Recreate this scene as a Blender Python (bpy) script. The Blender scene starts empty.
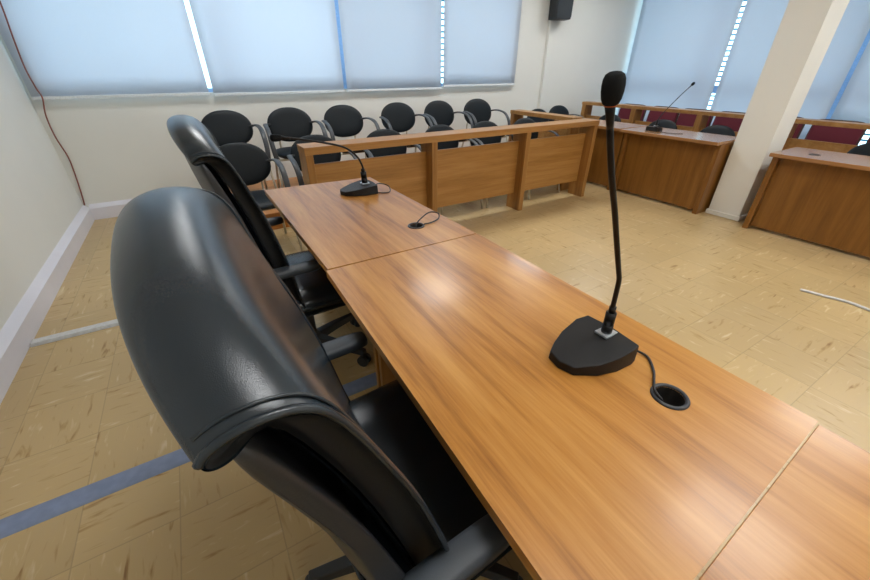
import bpy, bmesh, math, random
from mathutils import Vector, Matrix
random.seed(7)
C = bpy.context.scene.collection
PI = math.pi

# ------------------------------------------------------------------ materials
def new_mat(name):
    m = bpy.data.materials.new(name); m.use_nodes = True
    nt = m.node_tree; nt.nodes.clear()
    out = nt.nodes.new('ShaderNodeOutputMaterial')
    b = nt.nodes.new('ShaderNodeBsdfPrincipled')
    nt.links.new(b.outputs[0], out.inputs[0])
    return m, nt, b, out
def N(nt, t, **k):
    n = nt.nodes.new(t)
    for a, v in k.items():
        if a.startswith('i_'): n.inputs[a[2:].replace('_', ' ')].default_value = v
        else: setattr(n, a, v)
    return n
def ramp(nt, fac, stops):
    r = nt.nodes.new('ShaderNodeValToRGB')
    e = r.color_ramp.elements
    while len(e) > 1: e.remove(e[0])
    e[0].position, e[0].color = stops[0][0], (*stops[0][1], 1)
    for p, c in stops[1:]:
        x = e.new(p); x.color = (*c, 1)
    nt.links.new(fac, r.inputs[0]); return r
def math_n(nt, op, a, b=None):
    n = nt.nodes.new('ShaderNodeMath'); n.operation = op
    for i, v in enumerate((a, b)):
        if v is None: continue
        if hasattr(v, 'links'): nt.links.new(v, n.inputs[i])
        else: n.inputs[i].default_value = v
    return n.outputs[0]
def srgb(r, g, b):
    f = lambda c: c/12.92 if c <= .04045 else ((c+.055)/1.055)**2.4
    return tuple(f(c/255) for c in (r, g, b))

def wood(name, dark, mid, light, grain, rough=.3, coat=0.0, seedoff=0.0, contrast=1.0):
    m, nt, b, out = new_mat(name)
    tc = N(nt, 'ShaderNodeTexCoord'); oi = N(nt, 'ShaderNodeObjectInfo')
    off = N(nt, 'ShaderNodeVectorMath', operation='SCALE'); off.inputs[0].default_value = (7.3, 3.1, 5.7)
    nt.links.new(oi.outputs['Random'], off.inputs['Scale'])
    add = N(nt, 'ShaderNodeVectorMath', operation='ADD')
    nt.links.new(tc.outputs['Object'], add.inputs[0]); nt.links.new(off.outputs[0], add.inputs[1])
    def scaled(s_al, s_ac):
        mp = N(nt, 'ShaderNodeMapping')
        sc = [s_ac]*3; sc[grain] = s_al
        mp.inputs['Scale'].default_value = sc
        mp.inputs['Location'].default_value = (seedoff, seedoff*.7, seedoff*.3)
        nt.links.new(add.outputs[0], mp.inputs[0]); return mp.outputs[0]
    n1 = N(nt, 'ShaderNodeTexNoise', i_Scale=1.0, i_Detail=3.0, i_Distortion=.6); nt.links.new(scaled(.9, 13), n1.inputs['Vector'])
    n2 = N(nt, 'ShaderNodeTexNoise', i_Scale=1.0, i_Detail=4.0, i_Roughness=.65); nt.links.new(scaled(3, 60), n2.inputs['Vector'])
    n3 = N(nt, 'ShaderNodeTexNoise', i_Scale=1.0, i_Detail=2.0); nt.links.new(scaled(14, 260), n3.inputs['Vector'])
    s = math_n(nt, 'ADD', math_n(nt, 'MULTIPLY', n1.outputs[0], .55), math_n(nt, 'ADD', math_n(nt, 'MULTIPLY', n2.outputs[0], .33), math_n(nt, 'MULTIPLY', n3.outputs[0], .12)))
    w = .14/contrast
    r = ramp(nt, s, [(.5-w, dark), (.5-.15*w, mid), (.5+w, light)])
    nt.links.new(r.outputs[0], b.inputs['Base Color'])
    b.inputs['Roughness'].default_value = rough
    b.inputs['Coat Weight'].default_value = coat; b.inputs['Coat Roughness'].default_value = .12
    bp = N(nt, 'ShaderNodeBump', i_Strength=.04, i_Distance=.002); nt.links.new(n2.outputs[0], bp.inputs['Height'])
    nt.links.new(bp.outputs[0], b.inputs['Normal'])
    return m
def plain(name, col, rough=.5, metal=0.0, noise=0.0, nscale=200, spec=.5, var=1.0):
    m, nt, b, out = new_mat(name)
    b.inputs['Roughness'].default_value = rough; b.inputs['Metallic'].default_value = metal
    b.inputs['Specular IOR Level'].default_value = spec
    tc = N(nt, 'ShaderNodeTexCoord')
    n = N(nt, 'ShaderNodeTexNoise', i_Scale=float(nscale), i_Detail=3.0); nt.links.new(tc.outputs['Object'], n.inputs['Vector'])
    lo = tuple(c*(1-.08*var) for c in col); hi = tuple(min(1, c*(1+.06*var)) for c in col)
    r = ramp(nt, n.outputs[0], [(.35, lo), (.65, hi)])
    nt.links.new(r.outputs[0], b.inputs['Base Color'])
    if noise:
        bp = N(nt, 'ShaderNodeBump', i_Strength=noise, i_Distance=.002); nt.links.new(n.outputs[0], bp.inputs['Height'])
        nt.links.new(bp.outputs[0], b.inputs['Normal'])
    return m
def leather(name, col, rough):
    m, nt, b, out = new_mat(name)
    tc = N(nt, 'ShaderNodeTexCoord')
    v = N(nt, 'ShaderNodeTexVoronoi', i_Scale=620.0, feature='DISTANCE_TO_EDGE'); nt.links.new(tc.outputs['Object'], v.inputs['Vector'])
    n = N(nt, 'ShaderNodeTexNoise', i_Scale=9.0, i_Detail=4.0, i_Distortion=.8); nt.links.new(tc.outputs['Object'], n.inputs['Vector'])
    r = ramp(nt, n.outputs[0], [(.3, tuple(c*.97 for c in col)), (.7, tuple(c*1.03 for c in col))])
    nt.links.new(r.outputs[0], b.inputs['Base Color'])
    b.inputs['Roughness'].default_value = rough
    h = math_n(nt, 'ADD', math_n(nt, 'MULTIPLY', v.outputs[0], .22), math_n(nt, 'MULTIPLY', n.outputs[0], .35))
    bp = N(nt, 'ShaderNodeBump', i_Strength=.2, i_Distance=.004); nt.links.new(h, bp.inputs['Height'])
    nt.links.new(bp.outputs[0], b.inputs['Normal'])
    return m
def floor_mat():
    m, nt, b, out = new_mat('vinyl_tile')
    T = .29
    geo = N(nt, 'ShaderNodeNewGeometry'); sx = N(nt, 'ShaderNodeSeparateXYZ'); nt.links.new(geo.outputs['Position'], sx.inputs[0])
    u = math_n(nt, 'DIVIDE', math_n(nt, 'ADD', sx.outputs[0], .675+T*40), T)
    v = math_n(nt, 'DIVIDE', math_n(nt, 'ADD', sx.outputs[1], -1.045+T*40), T)
    fu, fv = math_n(nt, 'FRACT', u), math_n(nt, 'FRACT', v)
    cu, cv = math_n(nt, 'FLOOR', u), math_n(nt, 'FLOOR', v)
    par = math_n(nt, 'MODULO', math_n(nt, 'ADD', cu, cv), 2.0)
    cell = N(nt, 'ShaderNodeCombineXYZ'); nt.links.new(cu, cell.inputs[0]); nt.links.new(cv, cell.inputs[1])
    wn = N(nt, 'ShaderNodeTexWhiteNoise', noise_dimensions='3D'); nt.links.new(cell.outputs[0], wn.inputs[0])
    A = N(nt, 'ShaderNodeCombineXYZ'); B = N(nt, 'ShaderNodeCombineXYZ')
    for cc, a, bb in ((A, 7, 38), (B, 38, 7)):
        nt.links.new(math_n(nt, 'MULTIPLY', sx.outputs[0], a), cc.inputs[0]); nt.links.new(math_n(nt, 'MULTIPLY', sx.outputs[1], bb), cc.inputs[1])
        nt.links.new(math_n(nt, 'MULTIPLY', wn.outputs[0], 50), cc.inputs[2])
    mx = N(nt, 'ShaderNodeMix', data_type='VECTOR'); nt.links.new(par, mx.inputs[0]); nt.links.new(A.outputs[0], mx.inputs[4]); nt.links.new(B.outputs[0], mx.inputs[5])
    n = N(nt, 'ShaderNodeTexNoise', i_Scale=1.0, i_Detail=3.0, i_Distortion=.5); nt.links.new(mx.outputs[1], n.inputs['Vector'])
    n2 = N(nt, 'ShaderNodeTexNoise', i_Scale=.8, i_Detail=1.0); nt.links.new(geo.outputs['Position'], n2.inputs['Vector'])
    base = srgb(197, 170, 124)
    r = ramp(nt, n.outputs[0], [(.24, srgb(146, 108, 62)), (.33, srgb(184, 154, 102)), (.40, base), (.62, srgb(198, 171, 122)), (.68, srgb(208, 185, 142)), (.76, srgb(220, 202, 164))])
    # per tile shade and large worn patches
    tint = math_n(nt, 'ADD', math_n(nt, 'MULTIPLY', wn.outputs[0], .10), .90)
    tint = math_n(nt, 'MULTIPLY', tint, math_n(nt, 'ADD', math_n(nt, 'MULTIPLY', n2.outputs[0], .3), .86))
    # joints
    du = math_n(nt, 'MINIMUM', fu, math_n(nt, 'SUBTRACT', 1.0, fu)); dv = math_n(nt, 'MINIMUM', fv, math_n(nt, 'SUBTRACT', 1.0, fv))
    d = math_n(nt, 'MINIMUM', du, dv)
    j = ramp(nt, d, [(.003, (.76,)*3), (.009, (1, 1, 1))])
    vm = N(nt, 'ShaderNodeVectorMath', operation='SCALE'); nt.links.new(r.outputs[0], vm.inputs[0]); nt.links.new(tint, vm.inputs['Scale'])
    mu = N(nt, 'ShaderNodeVectorMath', operation='MULTIPLY'); nt.links.new(vm.outputs[0], mu.inputs[0]); nt.links.new(j.outputs[0], mu.inputs[1])
    nt.links.new(mu.outputs[0], b.inputs['Base Color'])
    rr = ramp(nt, n2.outputs[0], [(.3, (.28,)*3), (.7, (.32,)*3)]); nt.links.new(rr.outputs[0], b.inputs['Roughness'])
    hb = math_n(nt, 'ADD', math_n(nt, 'MULTIPLY', n2.outputs[0], 1.0), math_n(nt, 'MULTIPLY', wn.outputs[0], .15))
    bp = N(nt, 'ShaderNodeBump', i_Strength=.04, i_Distance=.004); nt.links.new(n.outputs[0], bp.inputs['Height'])
    nt.links.new(bp.outputs[0], b.inputs['Normal'])
    return m
def blind_mat():
    m, nt, b, out = new_mat('blind_fabric')
    b.inputs['Roughness'].default_value = .8
    tc = N(nt, 'ShaderNodeTexCoord')
    n = N(nt, 'ShaderNodeTexNoise', i_Scale=500.0); nt.links.new(tc.outputs['Object'], n.inputs['Vector'])
    r = ramp(nt, n.outputs[0], [(.3, srgb(214, 218, 224)), (.7, srgb(222, 226, 232))]); nt.links.new(r.outputs[0], b.inputs['Base Color'])
    t = N(nt, 'ShaderNodeBsdfTranslucent'); t.inputs[0].default_value = (*srgb(226, 229, 236), 1)
    mx = N(nt, 'ShaderNodeMixShader'); mx.inputs[0].default_value = .5
    nt.links.new(b.outputs[0], mx.inputs[1]); nt.links.new(t.outputs[0], mx.inputs[2]); nt.links.new(mx.outputs[0], out.inputs[0])
    return m
def glass_mat():
    m, nt, b, out = new_mat('window_glass')
    t = N(nt, 'ShaderNodeBsdfTransparent'); t.inputs[0].default_value = (.80, .95, 1.0, 1)
    g = N(nt, 'ShaderNodeBsdfGlossy'); g.inputs['Roughness'].default_value = .03
    tc = N(nt, 'ShaderNodeTexCoord'); n = N(nt, 'ShaderNodeTexNoise', i_Scale=3.0); nt.links.new(tc.outputs['Object'], n.inputs['Vector'])
    mx = N(nt, 'ShaderNodeMixShader'); nt.links.new(math_n(nt, 'MULTIPLY', n.outputs[0], .12), mx.inputs[0])
    nt.links.new(t.outputs[0], mx.inputs[1]); nt.links.new(g.outputs[0], mx.inputs[2]); nt.links.new(mx.outputs[0], out.inputs[0])
    return m
def emit_mat(name, col, s):
    m, nt, b, out = new_mat(name)
    b.inputs['Base Color'].default_value = (.8, .8, .8, 1)
    b.inputs['Emission Color'].default_value = (*col, 1); b.inputs['Emission Strength'].default_value = s
    return m

M = {}
M['table'] = wood('table_wood', srgb(142, 88, 32), srgb(178, 121, 52), srgb(200, 146, 76), 1, rough=.33, coat=.12, contrast=1.05)
M['bench'] = wood('bench_wood', srgb(142, 98, 46), srgb(164, 116, 58), srgb(180, 134, 76), 0, rough=.36)
M['benchv'] = wood('bench_post_wood', srgb(130, 88, 40), srgb(152, 106, 52), srgb(170, 124, 68), 2, rough=.36)
M['benchy'] = wood('side_bench_wood', srgb(140, 98, 48), srgb(160, 114, 60), srgb(176, 132, 76), 1, rough=.36)
M['desk'] = wood('desk_wood', srgb(108, 68, 24), srgb(128, 84, 32), srgb(146, 100, 44), 2, rough=.34, contrast=.8)
M['desktop'] = wood('desk_top_wood', srgb(138, 96, 58), srgb(156, 112, 70), srgb(172, 128, 86), 1, rough=.22, coat=.2)
M['riser'] = wood('platform_wood', srgb(170, 106, 48), srgb(190, 124, 60), srgb(204, 142, 76), 0, rough=.3)
M['floor'] = floor_mat()
M['wall'] = plain('painted_wall', srgb(228, 229, 224), .75, nscale=3, var=.12)
M['white'] = plain('white_trim', srgb(226, 226, 236), .45, nscale=4, var=.3)
M['column'] = plain('column_paint', srgb(232, 231, 224), .7, nscale=3, var=.12)
M['ceil'] = plain('ceiling_paint', srgb(238, 238, 236), .8, nscale=20, var=.2)
M['leather'] = leather('black_leather', (.017, .025, .033), .25)
M['gusset'] = leather('black_gusset', (.007, .008, .009), .6)
M['shell'] = plain('chair_shell', (.022, .024, .028), .42, noise=.1, nscale=400)
M['plastic'] = plain('black_plastic', (.02, .022, .026), .45, noise=.15, nscale=600)
M['armpad'] = plain('arm_pad', (.045, .055, .068), .5, noise=.1, nscale=500)
M['vinyl'] = plain('seat_vinyl', (.007, .011, .015), .5, noise=.12, nscale=350, spec=.25)
M['armgrey'] = plain('chair_arm_plastic', (.05, .056, .064), .42, noise=.1, nscale=500)
M['cream'] = plain('cream_metal', srgb(196, 188, 170), .35, metal=.3, nscale=40)
M['maroon'] = plain('maroon_fabric', srgb(96, 22, 40), .8, noise=.2, nscale=500)
M['darkwood'] = plain('chair_back_rim', srgb(70, 48, 42), .45, nscale=60)
M['black'] = plain('mic_black', (.006, .006, .007), .5, noise=.2, nscale=900, spec=.35)
M['foam'] = plain('mic_foam', (.009, .01, .011), .95, noise=.9, nscale=900, spec=.2)
M['gloss'] = plain('mic_neck', (.006, .006, .007), .38, nscale=80, spec=.3)
M['silver'] = plain('mic_plate', srgb(190, 196, 204), .3, metal=.6, nscale=80)
M['orange'] = plain('mic_ring', srgb(196, 92, 34), .4, nscale=80)
M['ring'] = plain('grommet_plastic', (.022, .024, .03), .35, nscale=200)
M['hole'] = plain('grommet_inside', (.012, .01, .009), .6, nscale=90)
M['cable'] = plain('cable_rubber', (.012, .012, .014), .5, nscale=200)
M['red_wire'] = plain('brown_wire', srgb(140, 78, 66), .5, nscale=80)
M['strip_blue'] = plain('blue_grey_strip', srgb(128, 142, 172), .5, nscale=30)
M['strip_white'] = plain('white_strip', srgb(205, 207, 208), .4, nscale=50)
M['blind'] = blind_mat()
M['hem'] = plain('blind_hem', srgb(226, 232, 236), .5, nscale=80)
M['frame'] = plain('window_aluminium', srgb(160, 192, 232), .4, nscale=60)
M['glass'] = glass_mat()
M['louvre'] = plain('louvre_slats', srgb(70, 170, 190), .3, nscale=40)
M['speaker'] = plain('speaker_case', (.016, .022, .03), .55, noise=.3, nscale=700)
M['speaker2'] = plain('speaker_grille', (.02, .028, .036), .7, noise=.5, nscale=900)
M['lamp'] = emit_mat('lamp_diffuser', (.985, 1.0, 1.0), 19.0)

# ------------------------------------------------------------------ geometry helpers
def mesh(name, verts, faces, mat, parent=None, smooth=True, bevel=0, subsurf=0, seg=2):
    me = bpy.data.meshes.new(name); me.from_pydata([tuple(v) for v in verts], [], faces)
    bm = bmesh.new(); bm.from_mesh(me); bmesh.ops.recalc_face_normals(bm, faces=bm.faces); bm.to_mesh(me); bm.free()
    if smooth:
        for p in me.polygons: p.use_smooth = True
    me.materials.append(mat)
    o = bpy.data.objects.new(name, me); C.objects.link(o)
    if parent: o.parent = parent
    if bevel:
        b = o.modifiers.new('bevel', 'BEVEL'); b.width = bevel; b.segments = seg; b.limit_method = 'ANGLE'; b.angle_limit = math.radians(40)
        b.harden_normals = True
    if subsurf:
        s = o.modifiers.new('sub', 'SUBSURF'); s.levels = subsurf; s.render_levels = subsurf
    return o
class MB:
    def __init__(s): s.v = []; s.f = []
    def add(s, v, f):
        k = len(s.v); s.v += [tuple(p) for p in v]; s.f += [tuple(i+k for i in q) for q in f]; return s
    def box(s, lo, hi):
        x0, y0, z0 = lo; x1, y1, z1 = hi
        return s.add([(x0,y0,z0),(x1,y0,z0),(x1,y1,z0),(x0,y1,z0),(x0,y0,z1),(x1,y0,z1),(x1,y1,z1),(x0,y1,z1)],
                     [(0,3,2,1),(4,5,6,7),(0,1,5,4),(1,2,6,5),(2,3,7,6),(3,0,4,7)])
    def prism(s, pts, z0, z1):           # pts: xy outline
        n = len(pts)
        return s.add([(*p, z0) for p in pts]+[(*p, z1) for p in pts],
                     [tuple(reversed(range(n))), tuple(range(n, 2*n))]+[(i, (i+1) % n, n+(i+1) % n, n+i) for i in range(n)])
    def loft(s, rings, cap=True, closed=True):
        n = len(rings[0]); k = len(s.v); s.v += [tuple(p) for r in rings for p in r]
        for a in range(len(rings)-1):
            for i in range(n if closed else n-1):
                j = (i+1) % n
                s.f.append((k+a*n+i, k+a*n+j, k+(a+1)*n+j, k+(a+1)*n+i))
        if cap:
            s.f.append(tuple(k+i for i in reversed(range(n)))); s.f.append(tuple(k+(len(rings)-1)*n+i for i in range(n)))
        return s
    def tube(s, pts, rad, n=10, up=None, flat=None):
        pts = [Vector(p) for p in pts]; rings = []
        t0 = (pts[1]-pts[0]).normalized()
        u = Vector(up) if up else (Vector((0,0,1)) if abs(t0.z) < .9 else Vector((1,0,0)))
        for i, p in enumerate(pts):
            t = (pts[min(i+1, len(pts)-1)]-pts[max(i-1, 0)]).normalized()
            a = t.cross(u)
            if a.length < 1e-5: a = t.orthogonal()
            a.normalize(); b = a.cross(t).normalized()
            if not up: u = b
            r = rad[i] if isinstance(rad, (list, tuple)) else rad
            ra, rb = (r*flat[0], r*flat[1]) if flat else (r, r)
            rings.append([p+a*(ra*math.cos(2*PI*k/n))+b*(rb*math.sin(2*PI*k/n)) for k in range(n)])
        return s.loft(rings)
    def build(s, name, mat, parent=None, **k): return mesh(name, s.v, s.f, mat, parent, **k)
def box(name, lo, hi, mat, parent=None, bevel=.003): return MB().box(lo, hi).build(name, mat, parent, smooth=bool(bevel), bevel=bevel)
def spline(pts, n=8):
    P = [Vector(p) for p in pts]; out = []
    for i in range(len(P)-1):
        a, b, c, d = P[max(i-1, 0)], P[i], P[i+1], P[min(i+2, len(P)-1)]
        for k in range(n):
            t = k/n
            out.append(.5*((2*b)+(c-a)*t+(2*a-5*b+4*c-d)*t*t+(3*b-a-3*c+d)*t**3))
    out.append(P[-1]); return out
def lathe(mb, prof, n=24, c=(0, 0, 0), tf=None):
    rings = [[Vector((r*math.cos(2*PI*k/n)+c[0], r*math.sin(2*PI*k/n)+c[1], z+c[2])) for k in range(n)] for r, z in prof]
    if tf: rings = [[tf @ p for p in r] for r in rings]
    return mb.loft(rings)
def superell(a, b, e, n=32):
    o = []
    for k in range(n):
        t = 2*PI*k/n; c, s_ = math.cos(t), math.sin(t)
        o.append((a*math.copysign(abs(c)**(2/e), c), b*math.copysign(abs(s_)**(2/e), s_)))
    return o
def pillow(mb, outline, tf_, tb_, place):
    """cushion from a 2-D outline; tf_/tb_ dome thickness in front / behind; place(u, v, w) -> xyz"""
    fr = [.12, .4, .65, .82, .92, .98, 1.0]
    rings = []
    for f in fr: rings.append([place(u*f, v*f, tf_*(1-f**5)**.5) for u, v in outline])
    for f in reversed(fr[:-1]): rings.append([place(u*f, v*f, -tb_*(1-f**5)**.5) for u, v in outline])
    return mb.loft(rings)

def tag(o, label=None, cat=None, group=None, kind=None):
    for k, v in (('label', label), ('category', cat), ('group', group), ('kind', kind)):
        if v: o[k] = v
    return o
def struct(o): o['kind'] = 'structure'; return o
def thing(name, label, cat, loc=(0, 0, 0), rz=0, group=None):
    o = bpy.data.objects.new(name, None); C.objects.link(o); o.empty_display_size = .1
    o.location = loc; o.rotation_euler = (0, 0, rz)
    return tag(o, label, cat, group)
def dup(root, loc, rz, label, group=None):
    r = root.copy(); C.objects.link(r); r.location = loc; r.rotation_euler = (0, 0, rz); r['label'] = label
    if group: r['group'] = group
    for ch in list(root.children):
        c = ch.copy(); C.objects.link(c); c.parent = r
        for g in list(ch.children):
            d = g.copy(); C.objects.link(d); d.parent = c
    return r

# ------------------------------------------------------------------ room shell
XL, XR, YB, YF, ZC = -1.125, 6.96, 4.905, -4.2, 2.7
struct(box('floor', (XL-.15, YF-.15, -.1), (XR+.2, YB+.2, 0), M['floor'], bevel=0))
struct(box('ceiling', (XL-.15, YF-.15, ZC), (XR+.2, YB+.2, ZC+.1), M['ceil'], bevel=0))
struct(box('wall_left', (XL-.15, YF, 0), (XL, YB, ZC), M['wall'], bevel=0))
struct(box('wall_front', (XL-.15, YF-.15, 0), (XR+.2, YF, ZC), M['wall'], bevel=0))
WB0, WB1 = 1.105, 2.5                       # back window opening heights
wb = [(-1.02, .48), (.48, 1.745), (1.745, 2.85), (2.85, 4.28)]
mb = MB(); mb.box((XL-.15, YB, 0), (XR+.2, YB+.2, WB0)); mb.box((XL-.15, YB, WB1), (XR+.2, YB+.2, ZC))
xs = [XL-.15, wb[0][0], wb[-1][1], XR+.2]
for i in range(0, len(xs), 2): mb.box((xs[i], YB, WB0), (xs[i+1], YB+.2, WB1))
mb.box((4.93, YB-.05, 0), (XR, YB+.05, ZC))
struct(mb.build('wall_back', M['wall'], smooth=False))
WR0, WR1 = .45, 2.5
wr = [(3.50, 4.86), (1.865, 3.50), (.275, 1.865), (-1.2, .275)]
mb = MB(); mb.box((XR, YF, 0), (XR+.2, YB+.2, WR0)); mb.box((XR, YF, WR1), (XR+.2, YB+.2, ZC))
ys = [YF, wr[-1][0], wr[0][1], YB+.2]
for i in range(0, len(ys), 2): mb.box((XR, ys[i], WR0), (XR+.2, ys[i+1], WR1))
struct(mb.build('wall_right', M['wall'], smooth=False))

wn = 0
def window(a0, a1, z0, z1, axis, transom=None, slats=True):
    """frame, glass and outside louvre bars filling one opening"""
    global wn; wn += 1
    e = bpy.data.objects.new('window_%d' % wn, None); C.objects.link(e); struct(e)
    if axis == 'y': e.location = ((a0+a1)/2, YB+.1, z0); P = lambda u, d, z: (u-(a0+a1)/2, d, z-z0)
    else: e.location = (XR+.1, (a0+a1)/2, z0); P = lambda u, d, z: (d, u-(a0+a1)/2, z-z0)
    def bx(m, u0, u1, d0, d1, q0, q1):
        p, q = P(u0, d0, q0), P(u1, d1, q1); m.box(tuple(map(min, p, q)), tuple(map(max, p, q)))
    fr = MB(); t = .035
    bx(fr, a0, a0+t, -.04, .04, z0, z1); bx(fr, a1-t, a1, -.04, .04, z0, z1)
    bx(fr, a0+t, a1-t, -.04, .04, z0, z0+t); bx(fr, a0+t, a1-t, -.04, .04, z1-t, z1)
    if transom: bx(fr, a0+t, a1-t, -.04, .04, transom-.05, transom+.05)
    fr.build('window_frame', M['frame'], e, smooth=False)
    g = MB(); bx(g, a0+t, a1-t, -.003, .003, z0+t, z1-t); g.build('pane', M['glass'], e, smooth=False)
    if not slats: return
    lv = MB(); z = z0+.09
    while z < z1-.06:
        bx(lv, a0+t, a1-t, .05, .062, z, z+.02); z += .066
    lv.build('louvre', M['louvre'], e, smooth=False)
for i, a in enumerate(wb): window(*a, WB0, WB1, 'y', slats=i > 1)
for a in wr: window(*a, WR0, WR1, 'x', transom=1.04)

# pillar between the desks
mb = MB().box((4.45, 1.478, 0), (4.775, 1.768, ZC)).box((4.436, 1.464, 0), (4.789, 1.782, .045))
struct(mb.build('wall_column', M['column'], smooth=True, bevel=.006))
# skirting with a sloping top
def skirting(name, p0, p1, nrm):
    p0, p1, nrm = Vector(p0), Vector(p1), Vector(nrm)
    prof = [(0, 0), (.045, 0), (.045, .115), (0, .15)]
    rings = [[p+nrm*a+Vector((0, 0, b)) for a, b in prof] for p in (p0, p1)]
    struct(MB().loft(rings).build(name, M['white'], smooth=False))
skirting('baseboard_left', (XL, YF, 0), (XL, YB, 0), (1, 0, 0))
skirting('baseboard_back', (XL+.046, YB, 0), (-.22, YB, 0), (0, -1, 0))
# stepped wooden platform under the back row
mb = MB().box((.04, 3.64, 0), (3.70, YB, .16))
struct(mb.build('trim_1', M['riser'], smooth=True, bevel=.006))

# ------------------------------------------------------------------ roller blinds
def blind(label, a0, a1, zb, axis, plane, zt=2.58):
    if axis == 'y': t = thing('roller_blind', label, 'blind', ((a0+a1)/2, plane, zt), 0, 'roller blinds')
    else: t = thing('roller_blind', label, 'blind', (plane, (a0+a1)/2, zt), PI/2, 'roller blinds')
    w = (a1-a0)/2; h = zt-zb
    mb = MB(); nx = 14; nz = 10
    vs, fs = [], []
    for j in range(nz+1):
        for i in range(nx+1):
            x = -w+2*w*i/nx; z = -h+h*j/nz
            vs.append((x, .0025*math.sin(i*1.1+j*.6)*(1-j/nz), z))
    for j in range(nz):
        for i in range(nx): k = j*(nx+1)+i; fs.append((k, k+1, k+nx+2, k+nx+1))
    o = mesh('fabric', vs, fs, M['blind'], t)
    s = o.modifiers.new('thick', 'SOLIDIFY'); s.thickness = .0015
    box('hem_bar', (-w, -.011, -h-.026), (w, .011, -h), M['hem'], t, bevel=.004)
    MB().tube([(-w, 0, .02), (w, 0, .02)], .028, 14).build('roller', M['hem'], t)
    return t
PB = YB-.06
blind('pale roller blind covering the far left window beside the corner', XL+.03, .252, 1.11, 'y', PB)
blind('second pale roller blind from the left, above the back row of armchairs', .292, 1.675, 1.10, 'y', PB)
blind('third pale roller blind from the left, above the back row of armchairs', 1.715, 3.03, 1.10, 'y', PB)
blind('fourth pale roller blind on the back wall, nearest the wall speaker', 3.068, 4.33, 1.125, 'y', PB)
PR = XR-.06
blind('pale roller blind on the right wall next to the far room corner', 3.275, 4.79, .48, 'x', PR)
blind('pale roller blind on the right wall just left of the white pillar', 1.845, 3.225, .48, 'x', PR)
blind('pale roller blind on the right wall seen right of the white pillar', .30, 1.80, .74, 'x', PR)
blind('pale roller blind at the far right end of the window wall', -1.25, .25, .74, 'x', PR)

# ------------------------------------------------------------------ small wall things
t = thing('wall_speaker', 'black loudspeaker hanging on the back wall right of the blinds', 'speaker', (4.99, 4.745, 2.02), -.25)
sp = MB().loft([[(-.13*a, -.10, z), (.13*a, -.10, z), (.15*a, .09, z), (-.15*a, .09, z)] for z, a in ((-.1, .92), (.3, 1))])
sp.build('case', M['speaker'], t, bevel=.012)
box('grille', (-.118, -.106, -.075), (.118, -.10, .28), M['speaker2'], t, bevel=.003)
MB().box((-.03, .09, .06), (.03, .155, .14)).build('bracket', M['plastic'], t, smooth=False)

pts = spline([(-.97, 4.80, 2.68), (-.985, 4.8, 2.1), (-.998, 4.8, 1.756), (-1.023, 4.8, 1.513), (-1.038, 4.8, 1.321), (-1.03, 4.8, 1.176), (-1.022, 4.81, 1.101), (-1.068, 4.87, .957), (-1.076, 4.88, .784), (-1.058, 4.89, .608), (-1.066, 4.89, .472), (-1.085, 4.89, .303), (-1.108, 4.892, .15)], 10)
tag(MB().tube(pts, .0055, 8).build('wall_wire', M['red_wire']), 'thin reddish brown wire hanging down the left corner of the room', 'wire')
pts = spline([(3.30, .58, .008), (3.33, .47, .008), (3.355, .40, .008), (3.37, .33, .008), (3.36, .22, .008), (3.40, -.1, .008)], 8)
tag(MB().tube(pts, .009, 8).build('floor_cable', M['strip_white'] ), 'white cable lying on the tiles at the right edge', 'cable')
def cover(name, label, y, x0, x1, w, h, mat):
    prof = [(-w/2, 0), (-w/2+.012, h), (w/2-.012, h), (w/2, 0)]
    rings = [[(x, y+a, b) for a, b in prof] for x in (x0, x1)]
    tag(MB().loft(rings).build(name, mat, smooth=True, bevel=.003), label, 'cable cover')
cover('floor_cable_cover', 'flat blue-grey cable cover crossing the floor behind the near chair', 1.312, XL+.06, .84, .088, .008, M['strip_blue'])
cover('floor_cable_cover', 'narrow white raised cable cover on the floor, reaching the left skirting', 2.55, XL+.05, .2, .07, .018, M['strip_white'])

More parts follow.
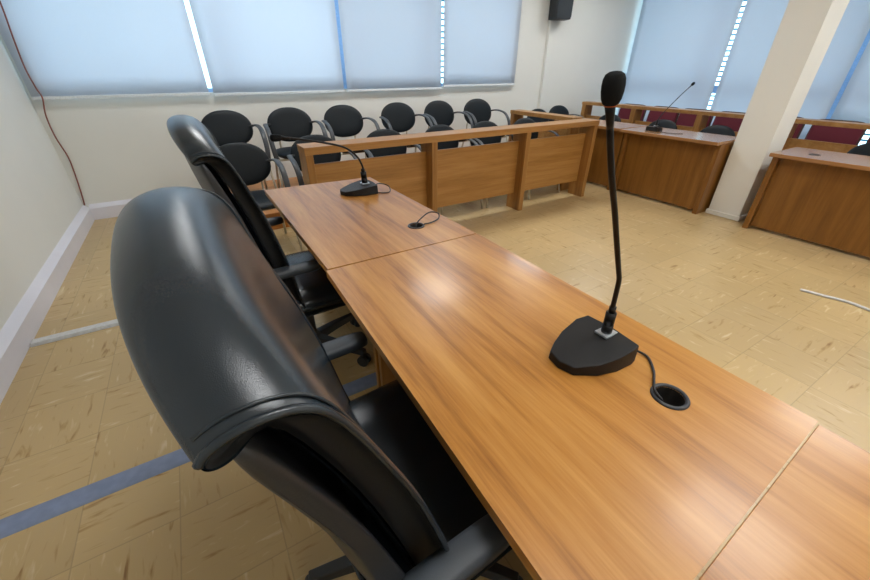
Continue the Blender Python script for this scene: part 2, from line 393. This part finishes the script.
# ------------------------------------------------------------------ tables
def table(name, label, corners, y0, y1, hole=None, panel_end=True):
    """corners: far left, far right, near right, near left of the top (xy)"""
    cx = sum(c[0] for c in corners)/4; cy = sum(c[1] for c in corners)/4
    t = thing(name, label, 'table', (cx, cy, 0), 0, 'wooden meeting tables in a row')
    L = [(c[0]-cx, c[1]-cy) for c in corners]
    top = MB()
    if hole:
        hx, hy, hr = hole[0]-cx, hole[1]-cy, .0275
        n = 32; ring = [(hx+hr*math.cos(2*PI*k/n), hy+hr*math.sin(2*PI*k/n)) for k in range(n)]
        # split outline: polygon with a bridged hole on top and bottom
        bm = bmesh.new()
        for z in (.725, .75):
            vo = [bm.verts.new((*p, z)) for p in L]; vh = [bm.verts.new((*p, z)) for p in ring]
            es = [bm.edges.new((vo[i], vo[(i+1) % 4])) for i in range(4)]+[bm.edges.new((vh[i], vh[(i+1) % n])) for i in range(n)]
            bmesh.ops.triangle_fill(bm, edges=es, use_beauty=True)
            if z == .725: a_o, a_h = vo, vh
            else:
                for A, B in ((a_o, vo), (a_h, vh)):
                    for i in range(len(A)): bm.faces.new((A[i], A[(i+1) % len(A)], B[(i+1) % len(A)], B[i]))
        bmesh.ops.recalc_face_normals(bm, faces=bm.faces)
        me = bpy.data.meshes.new('tabletop'); bm.to_mesh(me); bm.free(); me.materials.append(M['table'])
        o = bpy.data.objects.new('tabletop', me); C.objects.link(o); o.parent = t
        g = MB(); prof = [(.0275, .735), (.0275, .7525), (.029, .754), (.034, .754), (.036, .7515), (.036, .7503)]
        lathe(g, prof, 40, (hx, hy, 0)); g.f = [f for f in g.f if len(f) == 4]
        g.build('cable_grommet', M['ring'], t)
        cup = MB(); lathe(cup, [(.0274, .749), (.027, .68), (.0, .68)], 32, (hx, hy, 0)); cup.f = [f for f in cup.f if len(f) == 4]
        cup.build('grommet_cup', M['hole'], t)
    else:
        top.prism(L, .725, .75); top.build('tabletop', M['table'], t, smooth=True, bevel=.0015)
    xl = min(L[0][0], L[3][0])+.13; xr = max(L[1][0], L[2][0])-.04
    yf = max(L[0][1], L[1][1]); yn = min(L[2][1], L[3][1])
    box('side_panel', (xl+.03, yf-.05, 0), (xr-.03, yf-.025, .725), M['benchv'], t)
    box('side_panel', (xl+.03, yn+.05, 0), (xr-.03, yn+.075, .725), M['benchv'], t)
    box('modesty_panel', (xr-.055, yn+.075, .12), (xr-.03, yf-.05, .725), M['bench'], t)
    return t
table('meeting_table', 'far wooden meeting table, with the microphone that bends left on it', [(.252, 2.207), (.852, 2.173), (.868, 1.112), (.262, 1.116)], 0, 0, (.700, 1.308))
table('meeting_table', 'wooden meeting table in the middle of the row, carrying the near microphone', [(.254, 1.108), (.870, 1.108), (.862, .032), (.232, .010)], 0, 0, (.683, .212))
table('meeting_table', 'wooden meeting table cut off by the bottom right corner', [(.232, .0065), (.855, .0288), (.835, -1.06), (.21, -1.07)], 0, 0)

# ------------------------------------------------------------------ gooseneck microphones
def mic_base(t, h0=.02, h1=.045, s=1.0):
    """wedge base, speaker side to -x, taller towards the neck"""
    front = [(-.103, .030), (-.098, -.034)]
    out = [(-.100, .036), (-.107, .0), (-.096, -.036), (-.05, -.066), (.0, -.080), (.05, -.082), (.070, -.078), (.078, .0), (.070, .070), (.03, .075), (-.03, .066), (-.07, .052)]
    out = [(x*s, y*s) for x, y in out]
    def zt(x): return h0+(h1-h0)*min(1, max(0, (x/s+.107)/.13))
    n = len(out)
    v = [(x, y, 0) for x, y in out]+[(x*.985, y*.985, zt(x)) for x, y in out]
    f = [tuple(reversed(range(n))), tuple(range(n, 2*n))]+[(i, (i+1) % n, n+(i+1) % n, n+i) for i in range(n)]
    return mesh('mic_base', v, f, M['black'], t, smooth=True, bevel=.003)
def mic(label, loc, rz, sock, path, foam_len, foam_r, cable, foam_dir=None, s=1.0, top=.045, neck=.0042, sock_r=.0095, ringed=False):
    t = thing('gooseneck_microphone', label, 'microphone', loc, rz)
    mic_base(t, s=s)
    sx_, sy_ = sock
    pl = box('socket_plate', (sx_-.021*s, sy_-.017*s, top-.004), (sx_+.021*s, sy_+.017*s, top+.0015), M['silver'], t, bevel=.001)
    p = [Vector(q) for q in path]
    d = (p[1]-p[0]).normalized()
    sk = MB(); sk.tube([p[0], p[0]+d*.025], sock_r*1.05, 16); sk.tube([p[0]+d*.025, p[0]+d*.028], sock_r*.92, 16); sk.tube([p[0]+d*.028, p[0]+d*.058], sock_r, 16); sk.tube([p[0]+d*.058, p[0]+d*.074], sock_r*.66, 16)
    sk.build('neck_socket', M['gloss'], t)
    pp = spline([p[0]+d*.06]+p[1:], 10)
    rad = [neck*1.15 if i < 4 else neck for i in range(len(pp))]
    MB().tube(pp, rad, 12).build('gooseneck', M['gloss'], t)
    e = pp[-1]; fd = Vector(foam_dir).normalized() if foam_dir else (pp[-1]-pp[-3]).normalized()
    q = Vector((0, 0, 1)).rotation_difference(fd).to_matrix().to_4x4(); T = Matrix.Translation(e) @ q
    T2 = Matrix.Translation(e) @ Vector((0, 0, 1)).rotation_difference((pp[-1]-pp[-6]).normalized()).to_matrix().to_4x4()
    L, R = foam_len*.92, foam_r*.93
    fm = MB(); lathe(fm, [(.001, 0), (R*.5, 0), (R*.72, L*.07), (R*.88, L*.2), (R*.98, L*.42), (R*1.0, L*.6), (R*.95, L*.78), (R*.8, L*.91), (R*.5, L*.98), (R*.2, L*.998), (.001, L)], 28, tf=T)
    fo = fm.build('foam_windscreen', M['foam'], t)
    cl = MB(); lathe(cl, [(neck*1.0, -L*.75), (neck*1.08, -L*.55), (neck*1.3, -L*.2), (neck*1.45, 0)], 18, tf=T2); cl.build('capsule', M['gloss'], t)
    rg = MB(); lathe(rg, [(neck*1.5, -.0012), (neck*1.75, -.0004), (neck*1.5, .0006)], 18, tf=T); rg.build('ring', M['orange'] if ringed else M['gloss'], t)
    if cable: MB().tube(spline(cable, 8), .0028, 8).build('cable', M['cable'], t)
    return t
# near microphone (local = world - (.655,.385,.75))
mic('large near gooseneck microphone standing upright on the middle table', (.653, .388, .7503), 0, (.044, -.003),
    [(.044, -.003, .042), (.043, -.003, .085), (.040, -.003, .132), (.0375, -.003, .165), (.034, -.003, .188), (.023, -.003, .212), (-.012, -.003, .285), (-.044, -.003, .352), (-.073, -.003, .409), (-.098, -.003, .464), (-.120, -.003, .5225)], .048, .0172,
    [(.068, -.03, .012), (.09, -.045, .006), (.10, -.08, .004), (.07, -.115, .004), (.04, -.135, .004), (.018, -.150, .004), (.006, -.165, .0055), (.008, -.174, -.004), (.016, -.177, -.05)], foam_dir=(-.1, 0, 1), ringed=True, s=.95, neck=.0054, sock_r=.0115)
mic('far gooseneck microphone on the far table, its neck bent left', (.685, 1.90, .7503), 0, (.03, .0),
    [(.03, 0, .045), (.026, 0, .10), (.024, 0, .135), (-.006, 0, .19), (-.075, 0, .238), (-.235, 0, .28), (-.345, 0, .30)], .055, .018,
    [(.07, 0, .02), (.11, 0, .03), (.15, -.03, .02), (.13, -.09, .004), (.08, -.08, .004), (.06, -.05, .004)], foam_dir=(-1, 0, .03), neck=.005, sock_r=.015)
mic('distant gooseneck microphone on the brown desk left of the pillar', (4.42, 2.56, .7203), PI, (-.05, -.03),
    [(-.05, -.03, .03), (-.055, -.03, .09), (-.11, -.03, .16), (-.34, -.03, .32), (-.53, -.03, .435)], .05, .017,
    [(.02, .07, .01), (.06, .12, .004), (.05, .25, .004), (-.02, .3, .004)], s=.92, neck=.0045, sock_r=.015)
pts = spline([(.700, 1.312, .70), (.703, 1.314, .752), (.755, 1.345, .770), (.802, 1.364, .776), (.828, 1.340, .773), (.815, 1.315, .760), (.775, 1.302, .7548), (.735, 1.300, .7545)], 8)
tag(MB().tube(pts, .0028, 8).build('loose_cable', M['cable']), 'thin black cable looping out of the far table grommet', 'cable')

# ------------------------------------------------------------------ slatted benches (open rail fronts)
def bench(label, name, loc, rz, length, posts, ztop, thick, depth, panel_top, panel_bot, recess, grp, m_rail, m_panel, post_w=.055, foot=.27):
    t = thing(name, label, 'rail', loc, rz, grp)
    box('top_rail', (-.004, -.008, ztop-thick), (length+.004, depth, ztop), m_rail, t, bevel=.003)
    for x in posts: box('post', (x, 0, 0), (x+post_w, foot, ztop-thick), M['benchv'], t, bevel=.003)
    for a, b in zip(posts[:-1], posts[1:]): box('panel', (a+post_w, recess, panel_bot), (b, recess+.022, panel_top), m_panel, t, bevel=.002)
    return t
bench('long front wooden rail with open slot, running behind the far meeting table', 'wooden_rail', (.645, 2.85, 0), 0, 3.17, [0, 1.055, 2.13, 3.115], .835, .052, .2, .695, .17, .1, 'wooden rails', M['bench'], M['bench'], foot=.2)
bench('short side wooden rail at the right end of the seating platform', 'wooden_rail', (3.74, 4.20, 0), -PI/2, 1.05, [0, .99], .838, .045, .16, .70, .12, .06, 'wooden rails', M['benchy'], M['benchy'], post_w=.06, foot=.18)
bench('distant long wooden rail in front of the maroon chairs by the windows', 'wooden_rail', (5.6, 4.57, 0), -PI/2, 4.6, [0, .89, 1.82, 2.75, 3.65, 4.54], .85, .042, .16, .655, .1, .05, 'wooden rails', M['benchy'], M['benchy'], post_w=.07, foot=.18)

# ------------------------------------------------------------------ brown desks on the right
def desk(label, y0, y1, ztop, hole=None):
    """front face towards -x"""
    t = thing('office_desk', label, 'desk', (4.2, (y0+y1)/2, 0), 0, 'brown desks on the right'); w = (y1-y0)/2
    box('desktop', (0, -w, ztop-.03), (.54, w, ztop), M['desktop'], t, bevel=.003)
    box('front_panel', (.13, -w+.05, .03), (.152, w-.05, ztop-.03), M['desk'], t, bevel=.002)
    for a, b in ((-w, -w+.05), (w-.05, w)): box('end_panel', (.09, a+.003, 0), (.52, b-.003, ztop-.03), M['benchv' if False else 'desk'], t, bevel=.003)
    if hole:
        g = MB(); lathe(g, [(.001, ztop+.0005), (.03, ztop+.0005), (.035, ztop+.004), (.04, ztop+.002), (.04, ztop-.002)], 24, (hole[0]-4.2, hole[1]-(y0+y1)/2, 0)); g.build('cable_grommet', M['ring'], t)
    return t
desk('brown desk farthest from the pillar, partly behind the front wooden rail', 2.84, 3.84, .725)
desk('brown desk left of the white pillar with a distant microphone on it', 1.795, 2.832, .72)
desk('brown desk right of the white pillar, cut by the right edge', .20, 1.372, .695, (4.42, 1.14))

# ------------------------------------------------------------------ visitor armchairs
def make_armchair(label, group):
    t = thing('armchair', label, 'chair', (0, 0, 0), 0, group)
    tilt = math.radians(13)
    def pb(u, v, w):                       # back: u lateral, v up, w towards the sitter
        x = -.20+w-v*math.sin(tilt)+.16*u*u; return (x, u, .655+v*math.cos(tilt))
    out = []
    for u, v in superell(.225, .165, 2.35, 36): out.append((u*(1-.10*(v/.165)**2*(1 if v > 0 else .3)), v))
    pillow(MB(), out, .026, .02, pb).build('backrest', M['vinyl'], t)
    m2 = MB(); pillow(m2, superell(.235, .24, 2.8, 36), .03, .045, lambda u, v, w: (v+.02, u, .43+w-.012*(v/.24)**2)); m2.build('seat', M['vinyl'], t)
    fr = MB()
    for s in (-1, 1):
        fr.tube(spline([(-.06, s*.13, .385), (-.2, s*.13, .39), (-.245, s*.13, .46), (-.23, s*.13, .56), (-.235, s*.13, .62)], 5), .009, 8)
    fr.tube([(-.16, -.215, .385), (-.16, .215, .385)], .011, 8); fr.tube([(.17, -.235, .385), (.17, .235, .385)], .011, 8)
    fr.build('seat_frame', M['cream'], t)
    for s in (-1, 1):
        MB().tube([(.165, s*.235, .40), (.2, s*.25, .2), (.235, s*.265, 0)], .0115, 10).build('leg', M['cream'], t)
        MB().tube([(-.16, s*.215, .40), (-.21, s*.225, .2), (-.26, s*.235, 0)], .0115, 10).build('leg', M['cream'], t)
    for s in (-1, 1):
        p = spline([(-.20, s*.195, .66), (-.16, s*.24, .675), (-.07, s*.258, .678), (.05, s*.262, .655), (.13, s*.262, .59), (.165, s*.26, .50), (.17, s*.25, .41), (.16, s*.235, .39)], 6)
        MB().tube(p, .013, 12, up=(0, 1, 0), flat=(.75, 1.7)).build('armrest', M['armgrey'], t)
    return t
ORD = ['leftmost', 'second', 'third', 'fourth', 'fifth', 'sixth']
first = None
def put_chair(x, y, z, rz, label, group):
    global first
    if first is None:
        first = make_armchair(label, group); first.location = (x, y, z); first.rotation_euler = (0, 0, rz)
        return first
    return dup(first, (x, y, z), rz, label, group)
yb_off = .20
for i, x in enumerate([.305, .888, 1.475, 2.143, 2.72, 3.31]):
    lab = ('leftmost' if i == 0 else 'rightmost' if i == 5 else ORD[i]+' from the left')
    put_chair(x, 4.18, .16, -PI/2+[.02, -.03, .02, .0, .03, -.02][i], 'black oval-backed armchair, %s in the back row under the blinds' % lab, 'armchairs in the back row')
for i, x in enumerate([.285, .905, 1.575, 2.22, 2.81, 3.41]):
    lab = ('leftmost' if i == 0 else 'rightmost' if i == 5 else ORD[i]+' from the left')
    put_chair(x if i else .262, 3.34 if i else 3.24, 0, -PI/2+[0, .03, -.02, .02, 0, .05][i], 'black oval-backed armchair, %s in the front row behind the wooden rail' % lab, 'armchairs in the front row')
put_chair(4.36, 4.1, 0, -PI/2, 'black armchair by the back wall just right of the side rail, left one of two', 'armchairs beyond the side rail')
put_chair(5.06, 4.36, 0, -PI/2-.05, 'black armchair by the back wall nearest the distant rail, right one of two', 'armchairs beyond the side rail')
for y, l in ((3.75, 'behind the desk farthest from the pillar'), (2.95, 'behind the brown desk, just right of the distant microphone'), (2.29, 'behind the brown desk, closest to the white pillar on its left'), (.93, 'behind the brown desk at the right edge')):
    o = put_chair(5.06, y, 0, PI, 'dark grey round-backed armchair %s' % l, 'armchairs at the brown desks'); o.scale = (.92, .92, .92)

# ------------------------------------------------------------------ maroon chairs by the windows
def make_maroon(label):
    t = thing('maroon_chair', label, 'chair', (0, 0, 0), 0, 'maroon chairs by the windows')
    pb = lambda u, v, w: (-.2+w-v*.16+.1*u*u, u, .62+v)
    pillow(MB(), superell(.225, .18, 6, 40), .03, .012, pb).build('backrest', M['maroon'], t)
    pillow(MB(), superell(.24, .192, 6, 40), .012, .02, lambda u, v, w: (-.222+w-v*.16+.1*u*u, u, .622+v)).build('back_shell', M['darkwood'], t)
    pillow(MB(), superell(.235, .23, 5, 36), .03, .03, lambda u, v, w: (v+.02, u, .44+w)).build('seat', M['maroon'], t)
    for s in (-1, 1):
        MB().tube([(.18, s*.2, .42), (.21, s*.215, 0)], .012, 8).build('leg', M['plastic'], t)
        MB().tube([(-.24, s*.2, .55), (-.19, s*.2, .42), (-.23, s*.215, 0)], .012, 8).build('leg', M['plastic'], t)
    return t
mar = None
for y, l in ((4.13, 'leftmost of the maroon chairs behind the distant rail'), (3.60, 'second from the left behind the distant rail'), (3.12, 'third from the left behind the distant rail'), (2.62, 'just left of the white pillar'), (2.09, 'just right of the white pillar, mostly hidden'), (1.55, 'second to the right of the white pillar'), (1.02, 'farthest right behind the distant rail')):
    lab = 'maroon upholstered chair '+l if not l.startswith('left') else 'maroon upholstered chair, '+l
    if mar is None: mar = make_maroon(lab); mar.location = (6.1, y, 0); mar.rotation_euler = (0, 0, PI)
    else: dup(mar, (6.1, y, 0), PI, lab)

# ------------------------------------------------------------------ executive leather chairs
def make_exec(label, loc, rz, recline, lift=0):
    """faces +x; local origin on the floor under the seat"""
    t = thing('executive_chair', label, 'chair', loc, rz, 'leather executive chairs')
    ox = .25                                # profiles below are in world x of the near chair
    F = [(.205, .45), (.190, .52), (.177, .589), (.154, .705), (.113, .86), (.074, .969), (.049, 1.035), (.030, 1.072), (.008, 1.092), (-.022, 1.099), (-.048, 1.096), (-.066, 1.088), (-.074, 1.078), (-.072, 1.068), (-.062, 1.063), (-.050, 1.066), (-.042, 1.072),
         (-.026, 1.064), (-.004, 1.02), (.026, .94), (.052, .86), (.092, .705), (.120, .57), (.14, .46)]
    S_ = [(-.036, 1.074), (-.040, 1.055), (-.033, 1.02), (-.008, .951), (.024, .848), (.042, .754), (.066, .62), (.095, .50), (.125, .45), (.145, .47), (.128, .55), (.105, .659), (.061, .842), (.030, .934), (.002, 1.007), (-.018, 1.06)]
    piv = Vector((.19, .47)); ca, sa = math.cos(recline), math.sin(recline)
    def rec(x, z):
        dx, dz = x-piv.x, z-piv.y
        return piv.x+dx*ca-dz*sa-ox, piv.y+dz*ca+dx*sa+lift
    def bow(x, z, v, front):
        k = 1-v*v
        hz = min(1, max(0, (z-.5)/.55))
        k = 1-abs(v)**2.7
        x -= k*(.022+.014*hz**2) if front else k*.045
        if z > .97: z += (.056*k-.005+.019*(v+1))*min(1, (z-.97)/.08)
        return x, z
    HW = .285
    def width(z): return HW*(1.0-.05*max(0, (.70-z)/.3))
    st = [-1, -.985, -.93, -.8, -.6, -.35, 0, .35, .6, .8, .93, .985, 1]
    def ring(prof, v, inset, sc, puff):
        cx_ = sum(p[0] for p in prof)/len(prof); cz_ = sum(p[1] for p in prof)/len(prof)
        n = len(prof); r = []
        for i, (x, z) in enumerate(prof):
            px, pz = prof[i-1]; qx, qz = prof[(i+1) % n]
            nx_, nz_ = (qz-pz), -(qx-px); l = math.hypot(nx_, nz_) or 1
            # outward normal of the clockwise loop
            x2 = x-sc*nx_/l*-1*0 - puff*0; z2 = z
            x2 = x + (-nx_/l)*sc; z2 = z + (-nz_/l)*sc
            x3, z3 = bow(x2-(0 if n == 24 else .010), z2, v, n == 24); X, Z = rec(x3, z3)
            r.append((X, v*(width(z)-inset-(.03 if n == 24 and i > 16 else 0)), Z))
        return r
    # orientation sign so that positive sc moves inwards
    area = sum(F[i][0]*F[(i+1) % len(F)][1]-F[(i+1) % len(F)][0]*F[i][1] for i in range(len(F)))
    sg = 1 if area > 0 else -1
    sgS = 1 if sum(S_[i][0]*S_[(i+1) % len(S_)][1]-S_[(i+1) % len(S_)][0]*S_[i][1] for i in range(len(S_))) > 0 else -1
    sc = {1: .003, .985: 0, .93: 0, .8: -.002, .6: -.003, .35: -.004, 0: -.004}
    rings = [ring(F, v, 0, sg*sc[abs(v)], 0) for v in st]
    back = MB().loft(rings, cap=False)
    o = back.build('back_cushion', M['leather'], t, subsurf=2)
    # recessed gathered side gussets closing both ends
    rnd = random.Random(3)
    for s in (-1, 1):
        g = MB(); R0 = ring(F, s, 0, sg*.006, 0); R1 = ring(F, s, .006, sg*.008, 0); R2 = [(a, b-s*((-.002 if 8 < q < 17 else .004 if q > 16 else .034)+.006*rnd.random()), c) for q, (a, b, c) in enumerate(ring(F, s, .006, sg*.011, 0))]
        g.loft([R0, R1, R2], cap=False)
        n = len(F)
        k = len(g.v)-n
        for i in range((n-2)//2):          # ladder between the front and the rear side of the loop
            a, b_, c, d = i, i+1, n-2-i, n-1-i
            if b_ != c: g.f.append((k+a, k+b_, k+c, k+d))
        g.build('side_gusset', M['gusset'], o, subsurf=1)
        # piping seam
        sm = ring(F, s*.96, 0, sg*.0005, 0)[:12]
        MB().tube(spline([Vector(p) for p in sm], 4), .0017, 8).build('seam', M['leather'], o)
        sm = ring(F, s*.995, 0, sg*.0035, 0)[:13]
        MB().tube(spline([Vector(p) for p in sm], 4), .0042, 8).build('piping', M['leather'], o)
    rs = {1: .007, .985: .002, .93: 0, .8: 0, .6: 0, .35: 0, 0: 0}
    sh = MB().loft([ring(S_, v, .002, sgS*rs[abs(v)], 0) for v in st]); sh.build('back_shell', M['shell'], t, subsurf=1)
    # seat
    m2 = MB(); pillow(m2, superell(.275, .25, 5, 40), .045, .06, lambda u, v, w: (v+.045, u, lift+.462+w-.02*max(0, v/.25)**3)); st_ = m2.build('seat', M['leather'], t)
    MB().tube(spline([(p[1]+.045, p[0], lift+.462) for p in superell(.277, .252, 5, 40)]+[(.252+.045, 0, .455)][:0], 2), .005, 8).build('seat_piping', M['leather'], st_)
    m3 = MB(); pillow(m3, superell(.23, .22, 4, 32), .012, .012, lambda u, v, w: (v+.04, u, lift+.39+w)); m3.build('seat_pan', M['plastic'], t)
    for s in (-1, 1):
        a = MB(); pts_ = superell(.14, .028, 5, 28)
        a.loft([[(u*f-.108, s*.30+v*f2, z+lift*.5) for u, v in pts_] for f, f2, z in ((.93, .7, .640), (1, 1, .646), (1, 1, .662), (.985, .93, .669), (.9, .6, .672))])
        arm = a.build('armrest', M['armpad'], t)
        p = spline([(-.17, s*.30, .645), (-.175, s*.305, .58), (-.165, s*.30, .48), (-.13, s*.27, .41), (-.08, s*.2, .385)], 6)
        MB().tube(p, .017, 10, up=(1, 0, 0), flat=(.7, 1.5)).build('arm_support', M['plastic'], arm)
    b = MB(); lathe(b, [(.03, .05), (.045, .08), (.045, .12), (.028, .13), (.028, .25), (.019, .26), (.019, .34), (.06, .35), (.06, .39)], 20); b.build('gas_lift', M['plastic'], t)
    for k in range(5):
        a = 2*PI*k/5+.35; ca_, sa_ = math.cos(a), math.sin(a)
        leg = MB().loft([[(r*ca_-w*sa_*s, r*sa_+w*ca_*s, z+dz) for s, dz in ((-1, 0), (1, 0), (.75, h), (-.75, h))] for r, w, z, h in ((.03, .03, .075, .045), (.15, .024, .075, .04), (.31, .018, .068, .028))])
        L_ = leg.build('base_leg', M['plastic'], t, bevel=.004)
        cs = MB()
        for q in (-.016, .016):
            cxp = Vector((.30*ca_-q*sa_, .30*sa_+q*ca_, .03)); ax = Vector((-sa_, ca_, 0))
            cs.tube([cxp-ax*.009, cxp+ax*.009], .03, 18)
        cs.tube([(.30*ca_, .30*sa_, .03), (.30*ca_, .30*sa_, .075)], .008, 8)
        cs.build('caster', M['plastic'], L_, bevel=.003)
    return t
make_exec('large black leather executive chair in the foreground, its rolled back top nearest', (.249, .527, 0), .04, 0)
make_exec('black leather executive chair behind the nearest one, at the far table', (.256, 1.672, .0), math.radians(1.5), math.radians(-3), -.012)

# ------------------------------------------------------------------ ceiling lights
for x in (.6, 2.2, 3.8, 5.4):
    for y in (3.55, .1, -3.2):
        t = thing('ceiling_light', 'square flush white fluorescent ceiling panel light', 'ceiling light', (x, y, ZC), 0, 'ceiling panel lights')
        f = MB(); w = .3
        for a, b in (((-w, -w), (w, -w+.02)), ((-w, w-.02), (w, w)), ((-w, -w+.02), (-w+.02, w-.02)), ((w-.02, -w+.02), (w, w-.02))): f.box((*a, -.03), (*b, 0))
        f.build('light_frame', M['white'], t, smooth=False)
        box('diffuser', (-w+.02, -w+.02, -.022), (w-.02, w-.02, -.008), M['lamp'], t, bevel=0)

# ------------------------------------------------------------------ sky, camera, view
w = bpy.data.worlds.new('sky'); bpy.context.scene.world = w; w.use_nodes = True
nt = w.node_tree; bg = nt.nodes['Background']
bg.inputs[0].default_value = (.93, .96, 1.0, 1); bg.inputs[1].default_value = 3.8

cam = bpy.data.cameras.new('camera'); co = bpy.data.objects.new('camera', cam); C.objects.link(co)
cam.sensor_width = 36; cam.lens = 372/870*36; cam.clip_start = .02
co.location = (0, 0, 1.32); co.rotation_euler = (math.radians(90-30.81), 0, math.radians(-31.22))
sc = bpy.context.scene; sc.camera = co
sc.view_settings.view_transform = 'Standard'; sc.view_settings.look = 'None'; sc.view_settings.gamma = 1
sc.view_settings.exposure = 0.0
